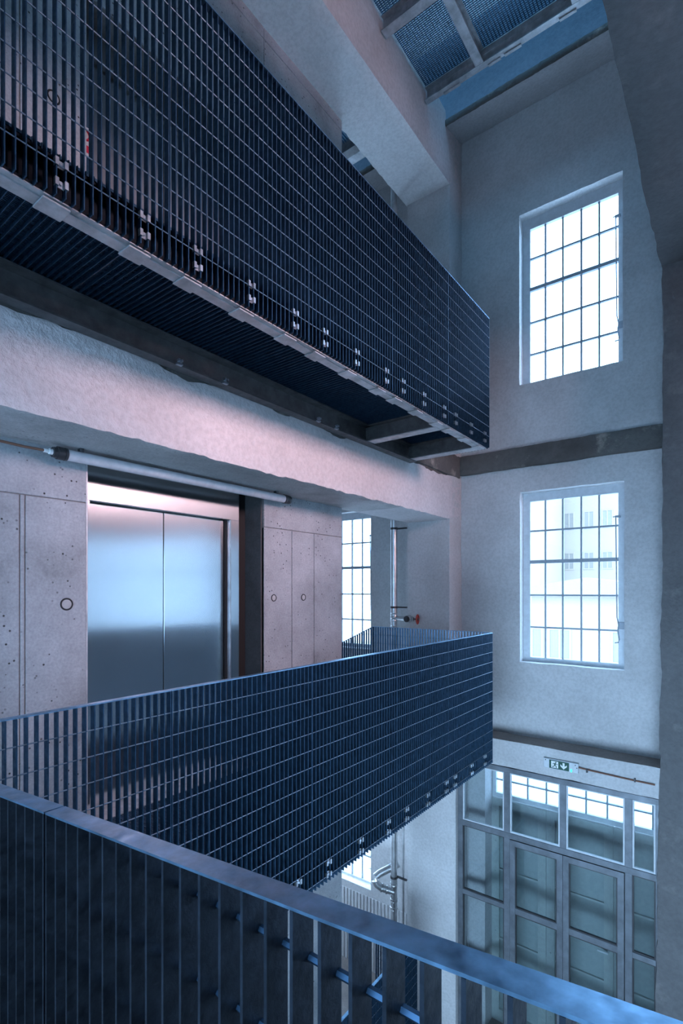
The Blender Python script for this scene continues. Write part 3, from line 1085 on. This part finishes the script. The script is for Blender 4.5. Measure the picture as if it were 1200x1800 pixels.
# second grating with its steel beam behind the upper beam (over the stair)
t = empty('stair_platform', (-4.0, 5.3, PZ))
tag(t, 'dark steel platform edge glimpsed behind the upper plaster beam', 'platform')
for nm, x0, x1, y0, y1, z0, z1, mt in (('edge_beam', -5.6, -3.56, 5.39, 5.50, 5.752, 5.91, 'dark_steel'), ('edge_flange', -5.6, -3.56, 5.502, 5.62, 5.752, 5.764, 'frame_steel')):
    link_mesh(nm, box_mesh(nm, x0 + 4.0, x1 + 4.0, y0 - 5.3, y1 - 5.3, z0 - PZ, z1 - PZ), mt, t)
me = box_mesh('slat', -0.002, 0.002, -0.70, 0.085, 0.10, 0.13)
me.materials.append(M['galv'])
for i in range(40):
    child('slat', me, t, (0.40 - i * 0.0343, 0, 0.0))

# ================================================================== WINDOWS
GX = [-2.02, -1.839, -1.635, -1.426, -1.232, -1.03]
GZ = [-0.845, -0.467, -0.065, 0.352, 0.740, 1.113]
def window(idx, op, dx, dz, label, panes=True, rod=True):
    x0, x1, z0, z1 = op
    t = empty(f'window_{idx}', ((x0 + x1) / 2, YE + 0.14, z0))
    structure(t, label)
    ox, oy, oz = t.location
    gx = [x + dx for x in GX]
    gz = [z + dz for z in GZ]
    y0, y1 = YE + 0.135, YE + 0.185
    def put(o):
        o.location = (-ox, -oy, -oz)
        return o
    put(frame_ring('window_frame', x0 - 0.01, x1 + 0.01, z0 - 0.01, z1 + 0.01, gx[0] - x0 + 0.01, x1 - gx[-1] + 0.01, gz[0] - z0 + 0.01, z1 - gz[-1] + 0.01, y0, y1, 'window_paint', t))
    for i in range(1, 5):
        put(box('glazing_bar', gx[i] - 0.010, gx[i] + 0.010, y0 + 0.012, y1 - 0.012, gz[0] - 0.004, gz[-1] + 0.004, 'bar_paint', t))
    for j in range(1, 5):
        w = 0.021 if j == 3 else 0.0105
        put(box('transom_bar', gx[0] - 0.004, gx[-1] + 0.004, y0 + 0.010 - (0.012 if j == 3 else 0), y1 - 0.010, gz[j] - w, gz[j] + w, 'bar_paint', t))
    if panes:
        for i in range(5):
            for j in range(5):
                put(box('pane', gx[i], gx[i + 1], y0 + 0.026, y0 + 0.029, gz[j], gz[j + 1], 'window_glass', t))
    else:
        pass
    if rod:
        xr = gx[-1] - 0.022
        r = put(tube('opening_rod', [(xr - 0.03, y0 - 0.025, gz[5] - 0.275), (xr, y0 - 0.028, gz[5] - 0.275), (xr, y0 - 0.028, gz[5] - 0.30), (xr + 0.012, y0 - 0.028, gz[1] + 0.16), (xr + 0.03, y0 - 0.028, gz[1] + 0.06)], 0.0065, 'bar_paint', t, 8))
        hd = box('rod_guide', xr - 0.01, xr + 0.05, y0 - 0.034, y0, gz[5] - 0.285, gz[5] - 0.262, 'bar_paint', r, 0.003)
        hl = tube('rod_handle', [(xr + 0.03, y0 - 0.03, gz[1] + 0.07), (xr + 0.022, y0 - 0.036, gz[1] - 0.0), (xr + 0.036, y0 - 0.036, gz[1] - 0.10), (xr + 0.03, y0 - 0.05, gz[1] - 0.13), (xr - 0.005, y0 - 0.06, gz[1] - 0.135)], 0.0075, 'bar_paint', r, 8)
        lk = box('latch_plate', xr + 0.024, xr + 0.10, y0 - 0.012, y0, gz[1] + 0.02, gz[1] + 0.10, 'bar_paint', r, 0.003)
        put_world = None
    return t

window(1, OPEN['upper'], 0.0, 3.435, 'bright steel barred upper window in the end wall')
window(2, OPEN['lobby'], 0.0, 0.0, 'steel barred window in the end wall overlooking pale buildings')
window(3, OPEN['niche'], -3.38, 0.0, 'steel barred window behind the riser pipe beside the lift core')
window(4, OPEN['niche_ground'], -3.38, -3.68, 'steel barred window low down under the lobby walkway')
window(5, OPEN['niche_upper'], -3.38, 3.435, 'steel barred window behind the upper beam', False, False)
n_ = 6
for k, dz in (('right_a', 0), ('right_b', 0), ('right_c', 0), ('right_a_up', 3.435), ('right_b_up', 3.435), ('right_c_up', 3.435), ('right_a_low', -3.68), ('right_b_low', -3.68)):
    window(n_, OPEN[k], OPEN[k][0] - OPEN['lobby'][0], dz, 'steel barred window of the next bay, beyond the grey column', False, False)
    n_ += 1

# ================================================================== LAMP
t = empty('tube_lamp', (-3.34, 2.5, 0.91))
tag(t, 'long milky tube lamp with black end caps under the beam', 'lamp')
def lw(o):
    o.location = (3.34, -2.5, -0.91)
    return o
LX, LZ = -3.34, 0.853
lw(cyl('lamp_tube', (LX, 1.52, LZ), (LX, 3.53, LZ), 0.036, 'tube', t, 24))
c1 = lw(lathe('end_cap', (LX, 1.53, LZ), (0, -1, 0), [(0, 0.040), (0.015, 0.040), (0.016, 0.035), (0.024, 0.035), (0.025, 0.040), (0.06, 0.040), (0.062, 0.034), (0.085, 0.032)], 'cap', t))
c2 = lw(lathe('end_cap', (LX, 3.50, LZ), (0, 1, 0), [(0, 0.041), (0.014, 0.041), (0.016, 0.036), (0.024, 0.036), (0.025, 0.041), (0.040, 0.041), (0.042, 0.036), (0.058, 0.036), (0.059, 0.040), (0.08, 0.038)], 'clamp', t))
lathe('cable_gland', (LX, 1.445, LZ), (0, -1, 0), [(0, 0.018), (0.02, 0.018), (0.021, 0.012), (0.05, 0.012)], 'sign_white', c1, 12)
for yy in (1.62, 3.4):
    lw(box('ceiling_bracket', LX - 0.02, LX + 0.02, yy - 0.012, yy + 0.012, LZ + 0.034, 0.912, 'clamp', t, 0.002))
tag(tube('lamp_cable', [(LX, 1.40, LZ), (LX - 0.03, 1.30, LZ + 0.006), (LX - 0.06, 1.1, LZ + 0.02), (LX - 0.07, 0.6, LZ + 0.022), (LX - 0.07, -0.4, LZ + 0.02)], 0.008, 'cable', None, 8),
    'rust red cable leading to the tube lamp', 'cable')

# ================================================================== RISER PIPE, VALVE
PX, PY = -3.64, 5.97
t = empty('riser_pipe', (PX, PY, ZG))
tag(t, 'shiny zinc riser pipe with clamps beside the white column', 'pipe')
def pw(o):
    o.location = (-PX, -PY, -ZG)
    return o
pw(cyl('pipe_run', (PX, PY, ZG), (PX, PY, 6.0), 0.044, 'pipe', t, 24))
for z in (0.83, -0.235, 3.9, -3.89, 4.52):
    c = pw(lathe('pipe_clamp', (PX, PY, z - 0.014), (0, 0, 1), [(0, 0.05), (0.028, 0.05)], 'clamp', t))
    box('clamp_arm', PX + 0.03, -3.46, PY + 0.02, PY + 0.045, z - 0.010, z + 0.010, 'clamp', c)
for z in (-0.335, -0.40, -0.505, -3.98, -4.20, -4.31, 4.42):
    pw(lathe('coupling', (PX, PY, z - 0.022), (0, 0, 1), [(0, 0.046), (0.004, 0.051), (0.012, 0.048), (0.034, 0.048), (0.040, 0.051), (0.044, 0.046)], 'pipe', t))
pw(cyl('branch_pipe', (PX + 0.03, PY, -0.385), (PX + 0.17, PY - 0.01, -0.385), 0.028, 'pipe', t))
br = pw(tube('branch_elbow', [(PX, PY, -4.09), (PX - 0.09, PY - 0.05, -4.065), (PX - 0.15, PY - 0.09, -4.04), (PX - 0.195, PY - 0.118, -4.005), (PX - 0.222, PY - 0.13, -3.955), (PX - 0.215, PY - 0.115, -3.905), (PX - 0.18, PY - 0.07, -3.87), (PX - 0.09, PY + 0.03, -3.815), (PX - 0.01, PY + 0.13, -3.77)],
        0.05, 'pipe', t, 18))
for p, d in (((PX - 0.075, PY - 0.042, -4.07), (-0.85, -0.48, 0.22)), ((PX - 0.13, PY - 0.078, -4.05), (-0.85, -0.5, 0.3))):
    lathe('coupling', p, d, [(0, 0.051), (0.004, 0.058), (0.02, 0.058), (0.024, 0.051)], 'pipe', br)
pw(cyl('slim_pipe', (PX + 0.10, PY + 0.08, ZG), (PX + 0.10, PY + 0.08, -1.9), 0.014, 'pipe', t, 12))

vt = empty('gate_valve', (PX + 0.206, PY - 0.01, -0.385))
tag(vt, 'grey gate valve with a red handwheel on the riser pipe', 'valve')
VX = 0.0
lathe('valve_body', (-0.03, 0, 0), (1, 0, 0), [(0, 0.030), (0.01, 0.040), (0.03, 0.048), (0.055, 0.055), (0.08, 0.048), (0.095, 0.034), (0.11, 0.034), (0.111, 0.026), (0.13, 0.026)], 'pipe', vt)
lathe('valve_bonnet', (0.02, -0.03, 0), (0, -1, 0), [(0, 0.042), (0.02, 0.042), (0.022, 0.030), (0.045, 0.028)], 'clamp', vt)
cyl('valve_stem', (0.09, 0, 0), (0.165, 0, 0), 0.009, 'clamp', vt)
bm = bmesh.new()
torus_bm(bm, (0.16, 0, 0), (1, 0.25, 0), 0.058, 0.010, 24, 8)
hw = link_mesh('handwheel', mesh_of('handwheel', bm, 60), 'red', vt)
for k in range(5):
    a = 2 * PI * k / 5 + 0.3
    tube('spoke', [(0.16, 0, 0), (0.16 - 0.25 * math.cos(a) * 0.058, math.cos(a) * 0.056, math.sin(a) * 0.056)], 0.007, 'red', hw, 6)
lathe('wheel_hub', (0.148, 0, 0), (1, 0, 0), [(0, 0.016), (0.024, 0.016), (0.028, 0.008)], 'clamp', hw)

# ================================================================== GROUND FLOOR PARTITION
t = empty('glazed_partition', (-1.7, 6.17, ZG))
tag(t, 'grey steel framed glass entrance partition below the ledge', 'partition')
def gw(o):
    o.location = (1.7, -6.17, -ZG)
    return o
QY0, QY1 = 6.14, 6.20
UPR = [(-2.79, -2.725), (-2.195, -2.122), (-1.553, -1.484), (-0.900, -0.828), (-0.62, -0.56)]
for a, b in (UPR[0], UPR[1], UPR[3], UPR[4]):
    gw(box('upright_post', a, b, QY0, QY1, ZG, -2.145, 'part_frame', t, 0.004))
gw(box('upright_post', UPR[2][0], UPR[2][1], QY0, QY1, -2.99, -2.145, 'part_frame', t, 0.004))
gw(box('head_rail', -2.79, -0.56, QY0 - 0.004, QY1 + 0.004, -2.205, -2.143, 'part_frame', t, 0.004))
gw(box('transom_rail', -2.79, -0.56, QY0 - 0.003, QY1 + 0.003, -2.995, -2.925, 'part_frame', t, 0.004))
for za, zb in ((-3.865, -3.805), (-4.74, -4.68), (-5.70, -5.62)):
    gw(box('side_rail', -2.73, -2.19, QY0, QY1, za, zb, 'part_frame', t, 0.003))
    gw(box('side_rail', -0.83, -0.56, QY0, QY1, za, zb, 'part_frame', t, 0.003))
cols = [(-2.725, -2.195), (-2.122, -1.553), (-1.484, -0.900), (-0.828, -0.62)]
for a, b in cols:
    p = gw(box('pane', a, b, 6.167, 6.173, -2.925, -2.205, 'part_glass', t))
    gw(frame_ring('glazing_bead', a, b, -2.925, -2.205, 0.016, 0.016, 0.016, 0.016, QY0 + 0.008, QY0 + 0.03, 'window_paint', t))
for a, b in (cols[0], cols[3]):
    for za, zb in ((-3.805, -2.995), (-4.68, -3.865), (-5.62, -4.74)):
        gw(box('pane', a, b, 6.167, 6.173, za, zb, 'part_glass', t))
        gw(frame_ring('glazing_bead', a, b, za, zb, 0.012, 0.012, 0.012, 0.012, QY0 + 0.012, QY0 + 0.03, 'clamp', t))
# double door leaves
for (a, b), lab in ((( -2.118, -1.520), 'left'), ((-1.516, -0.904), 'right')):
    dl = gw(frame_ring('door_leaf', a, b, ZG + 0.02, -3.000, 0.062, 0.062, 0.10, 0.066, QY0 - 0.012, QY1 - 0.004, 'part_frame', t))
    for za, zb in ((-3.872, -3.80), (-4.74, -4.68)):
        box('door_rail', a + 0.06, b - 0.06, QY0 - 0.008, QY1 - 0.008, za, zb, 'part_frame', dl, 0.003)
    for za, zb in ((-3.80, -3.066), (-4.68, -3.872), (-5.63, -4.74)):
        box('pane', a + 0.062, b - 0.062, 6.155, 6.160, za, zb, 'part_glass', dl)
        frame_ring('glazing_bead', a + 0.062, b - 0.062, za, zb, 0.012, 0.012, 0.012, 0.012, QY0 - 0.002, QY0 + 0.018, 'clamp', dl)

# old entrance door leaves and fanlight behind the partition
EY = 6.75
structure(rough_block('wall_vestibule', -3.3, -2.56, YE + 0.02, EY + 0.1, ZG, -1.9, 'wall', 0.2), 'white reveal of the old entrance behind the glass')
t = empty('fanlight_window', (-1.6, EY, -2.75))
tag(t, 'bright barred fanlight over the old entrance doors, behind the glass partition', 'window')
def ew(o):
    o.location = (1.6, -EY, 2.75)
    return o
FX0, FX1 = -2.56, -0.35
ew(frame_ring('fanlight_frame', FX0, FX1, -2.77, -2.0, 0.05, 0.05, 0.06, 0.04, EY - 0.02, EY + 0.04, 'window_paint', t))
bx = []
x = -2.33
while x < FX1 - 0.06:
    ew(box('glazing_bar', x - 0.009, x + 0.009, EY - 0.012, EY + 0.03, -2.72, -2.03, 'bar_paint', t))
    bx.append(x)
    x += 0.232
for z in (-2.535, -2.345, -2.155):
    ew(box('glazing_bar', FX0 + 0.04, FX1 - 0.04, EY - 0.010, EY + 0.028, z - 0.009, z + 0.009, 'bar_paint', t))
ew(box('pane', FX0 + 0.05, FX1 - 0.05, EY + 0.008, EY + 0.012, -2.71, -2.04, 'window_glass', t))
leafs = [(-2.56, -1.86, 'left'), (-1.855, -1.10, 'middle'), (-1.095, -0.35, 'right')]
for a, b, nm in leafs:
    t = empty('entrance_door', ((a + b) / 2, EY, ZG))
    tag(t, f'pale green panelled old entrance door leaf behind the glass partition, {nm} of three', 'door', 'old entrance door leaves behind the partition')
    def dw(o):
        o.location = (-(a + b) / 2, -EY, -ZG)
        return o
    dw(frame_ring('door_frame', a, b, ZG + 0.01, -2.785, 0.10, 0.10, 0.16, 0.09, EY - 0.045, EY + 0.02, 'door_paint', t))
    dw(box('door_plate', a + 0.05, b - 0.05, EY - 0.005, EY + 0.01, ZG + 0.05, -2.83, 'door_plate', t))
    for z in (-3.72, -4.64):
        rl = dw(box('ledge_rail', a + 0.10, b - 0.10, EY - 0.035, EY - 0.005, z - 0.012, z + 0.012, 'door_paint', t, 0.003))
    for k in range(7):
        dw(lathe('rivet', (a + 0.05, EY - 0.045, -2.95 - k * 0.40), (0, -1, 0), [(0, 0.010), (0.004, 0.009), (0.008, 0.004)], 'door_paint', t, 10))
    if nm == 'middle':
        dw(tube('door_handle', [(b - 0.05, EY - 0.05, -4.25), (b - 0.05, EY - 0.10, -4.25), (b - 0.16, EY - 0.10, -4.25)], 0.012, 'white_plastic', t, 8))

# ribbed sheet below the ground niche window
t = empty('ribbed_sheet', (-4.3, YE - 0.032, ZG))
tag(t, 'pale ribbed wall sheet below the low window beside the pipe', 'panel')
ms = box_mesh('rib', 0, 0.030, 0, 0.012, 0, 1.1, 0.003)
ms.materials.append(M['ribbed'])
for k in range(24):
    child('rib', ms, t, (-0.75 + k * 0.062, 0, 0))
o = box('backing_sheet', -0.78, 0.74, 0.010, 0.018, 0, 1.1, 'ribbed', t)

# ================================================================== EXIT SIGN
SY = 6.118
t = empty('exit_sign', (-1.53, SY, -1.975))
tag(t, 'green and white emergency exit sign with running figure and down arrow', 'sign')
def sw(o):
    o.location = (1.53, -SY, 1.975)
    return o
sx0, sx1, sz0, sz1 = -1.715, -1.345, -2.030, -1.922
sw(box('sign_housing', sx0, sx1, SY - 0.030, SY, sz0, sz1, 'white_plastic', t, 0.004))
gx0, gx1, gz0, gz1 = -1.652, -1.440, -2.024, -1.930
gp = sw(box('green_panel', gx0, gx1, SY - 0.033, SY - 0.029, gz0, gz1, 'sign_green', t))
def flat(name, pts, mat, parent, y=SY - 0.0338, th=0.0012):
    bm = bmesh.new()
    f = [bm.verts.new((x, y, z)) for x, z in pts]
    k = [bm.verts.new((x, y + th, z)) for x, z in pts]
    bm.faces.new(f)
    bm.faces.new(k[::-1])
    for i in range(len(pts)):
        j = (i + 1) % len(pts)
        bm.faces.new((f[i], f[j], k[j], k[i]))
    return link_mesh(name, mesh_of(name, bm), mat, parent)
# white doorway with green running figure
dx0, dx1 = gx0 + 0.022, gx0 + 0.098
flat('doorway_pictogram', [(dx0, gz0 + 0.010), (dx1, gz0 + 0.010), (dx1, gz1 - 0.010), (dx0, gz1 - 0.010)], 'sign_white', gp)
def fig(pts, w):
    """thick polyline of the running figure"""
    out_l, out_r = [], []
    for i, p in enumerate(pts):
        a = Vector(pts[max(i - 1, 0)])
        b = Vector(pts[min(i + 1, len(pts) - 1)])
        d = (b - a).normalized()
        n = Vector((-d.y, d.x)) * w
        out_l.append((p[0] + n.x, p[1] + n.y))
        out_r.append((p[0] - n.x, p[1] - n.y))
    return out_l + out_r[::-1]
def S(u, v):
    return (dx0 + u * (dx1 - dx0), gz0 + 0.010 + v * (gz1 - gz0 - 0.020))
yf = SY - 0.0352
hp = [S(0.66 + 0.10 * math.cos(2 * PI * k / 14), 0.84 + 0.10 * math.sin(2 * PI * k / 14)) for k in range(14)]
flat('figure_head', hp, 'sign_green', gp, yf)
flat('figure_torso', fig([S(0.60, 0.72), S(0.50, 0.45)], 0.0085), 'sign_green', gp, yf)
flat('figure_arm', fig([S(0.60, 0.70), S(0.78, 0.56), S(0.92, 0.62)], 0.0035), 'sign_green', gp, yf)
flat('figure_arm', fig([S(0.58, 0.70), S(0.34, 0.68), S(0.22, 0.50)], 0.0035), 'sign_green', gp, yf)
flat('figure_leg', fig([S(0.50, 0.46), S(0.70, 0.30), S(0.74, 0.04)], 0.0045), 'sign_green', gp, yf)
flat('figure_leg', fig([S(0.50, 0.46), S(0.40, 0.22), S(0.10, 0.16)], 0.0045), 'sign_green', gp, yf)
ax = gx0 + 0.155
az = (gz0 + gz1) / 2
flat('arrow_pictogram', [(ax - 0.0105, az + 0.034), (ax + 0.0105, az + 0.034), (ax + 0.0105, az - 0.004), (ax + 0.034, az + 0.016), (ax + 0.034, az - 0.004), (ax, az - 0.036), (ax - 0.034, az - 0.004), (ax - 0.034, az + 0.016), (ax - 0.0105, az - 0.004)], 'sign_white', gp)
sw(box('status_lamp', sx1 - 0.078, sx1 - 0.066, SY - 0.034, SY - 0.028, sz0 + 0.004, sz0 + 0.036, 'led', t))
for px, pz in ((sx0 + 0.022, sz1 - 0.018), (sx1 - 0.03, sz1 - 0.02), (sx1 - 0.014, sz0 + 0.06)):
    sw(lathe('cover_screw', (px, SY - 0.029, pz), (0, -1, 0), [(0, 0.006), (0.003, 0.006)], 'clamp', t, 10))
tag(tube('sign_cable', [(-1.345, SY - 0.012, -1.965), (-1.25, SY - 0.010, -1.972), (-1.05, SY - 0.010, -1.980), (-0.80, SY - 0.010, -1.988), (-0.62, SY - 0.010, -1.991)], 0.0085, 'cable', None, 8),
    'brown cable running along the ledge from the exit sign', 'cable')
for k, xx in enumerate((-1.26, -0.80)):
    tag(box('cable_clip', xx - 0.008, xx + 0.008, SY - 0.024, SY + 0.002, -2.002, -1.962, 'clamp', None, 0.002),
        ('small cable clip close beside the exit sign' if k == 0 else 'small cable clip on the ledge nearest the grey column'), 'clip', 'clips of the sign cable')

# ================================================================== GROUND LEVEL BALUSTRADE
GB = ZG + 0.47
grating_panel('balustrade_panel', 'mesh balustrade panel on the ground floor seen through the foreground railing, at its corner', 'railing', 'ground floor balustrade panels',
              (-2.86, 4.262, GB), PI / 2, 0.938, 1.30)
grating_panel('balustrade_panel', 'mesh balustrade panel on the ground floor seen through the foreground railing, second from its corner', 'railing', 'ground floor balustrade panels',
              (-2.86, 3.322, GB), PI / 2, 0.938, 1.30)
grating_panel('balustrade_panel', 'return mesh balustrade panel on the ground floor toward the riser pipe', 'railing', 'ground floor balustrade panels',
              (-2.892, 5.235, GB), PI, 0.545, 1.30, n=16)
structure(rough_block('floor_plinth', -3.44, -2.84, 3.30, 5.25, ZG, GB, 'floor', 0.2), 'low concrete plinth under the ground floor balustrade')

# ================================================================== OUTSIDE
structure(box('ground_outside', -80, 60, 7.4, 140, -7.0, -6.6, 'yard'), 'pale yard outside the windows')
def building(label, x0, x1, y0, y1, z0, z1, mat, wins, ww, wh, roof=True, gable=0.0):
    t = empty('building', ((x0 + x1) / 2, y0, z0))
    tag(t, label, 'building', 'pale buildings outside the windows')
    ox, oy, oz = t.location
    def bw(o):
        o.location = (-ox, -oy, -oz)
        return o
    bw(box('facade', x0, x1, y0, y1, z0, z1, mat, t))
    if roof:
        bm = bmesh.new()
        pts = [(x0 - 0.6, z1), (x1 + 0.6, z1), (x1 + 0.6, z1 + 0.25), ((x0 + x1) / 2, z1 + 0.25 + gable), (x0 - 0.6, z1 + 0.25)]
        a = [bm.verts.new((x, y0 - 0.6, z)) for x, z in pts]
        b = [bm.verts.new((x, y1 + 0.6, z)) for x, z in pts]
        bm.faces.new(a); bm.faces.new(b[::-1])
        for i in range(5):
            j = (i + 1) % 5
            bm.faces.new((a[i], a[j], b[j], b[i]))
        bw(link_mesh('roof', mesh_of('roof', bm), 'far_roof', t))
    for wx, wz in wins:
        f = bw(frame_ring('window', wx - ww / 2, wx + ww / 2, wz, wz + wh, 0.12, 0.12, 0.12, 0.12, y0 - 0.06, y0 + 0.02, 'facade_b', t))
        box('window_glass', wx - ww / 2 + 0.1, wx + ww / 2 - 0.1, y0 - 0.02, y0 - 0.005, wz + 0.1, wz + wh - 0.1, 'facade_glass', f)
        box('mullion', wx - 0.05, wx + 0.05, y0 - 0.05, y0 - 0.021, wz + 0.1, wz + wh - 0.1, 'facade_b', f)
building('tall pale block with rows of windows, outside behind the low shed', -17.0, -6.0, 60, 75, -6.6, 11.5, 'facade_b',
         [(x, z) for x in (-16.0, -14.2, -12.2, -10.4, -8.6) for z in (-2.2, 2.2, 6.6)], 1.1, 1.9)
building('pale tower block at the side, outside the end wall windows', -32.0, -14.45, 50, 58, -6.6, 13.0, 'facade',
         [(x, z) for x in (-16.0, -18.4, -21.0, -24, -27) for z in (-3.5, 0.5, 4.5, 8.5)][:20], 1.0, 2.2)
building('low cream shed with a shallow roof, outside the end wall windows', -12.0, -2.0, 34, 44, -6.6, -0.4, 'facade_b',
         [(-10.3, -4.4), (-8.6, -4.4), (-5.0, -4.4)], 1.4, 2.0, True, 0.9)

# final smoothing of scene transforms
bpy.context.view_layer.update()
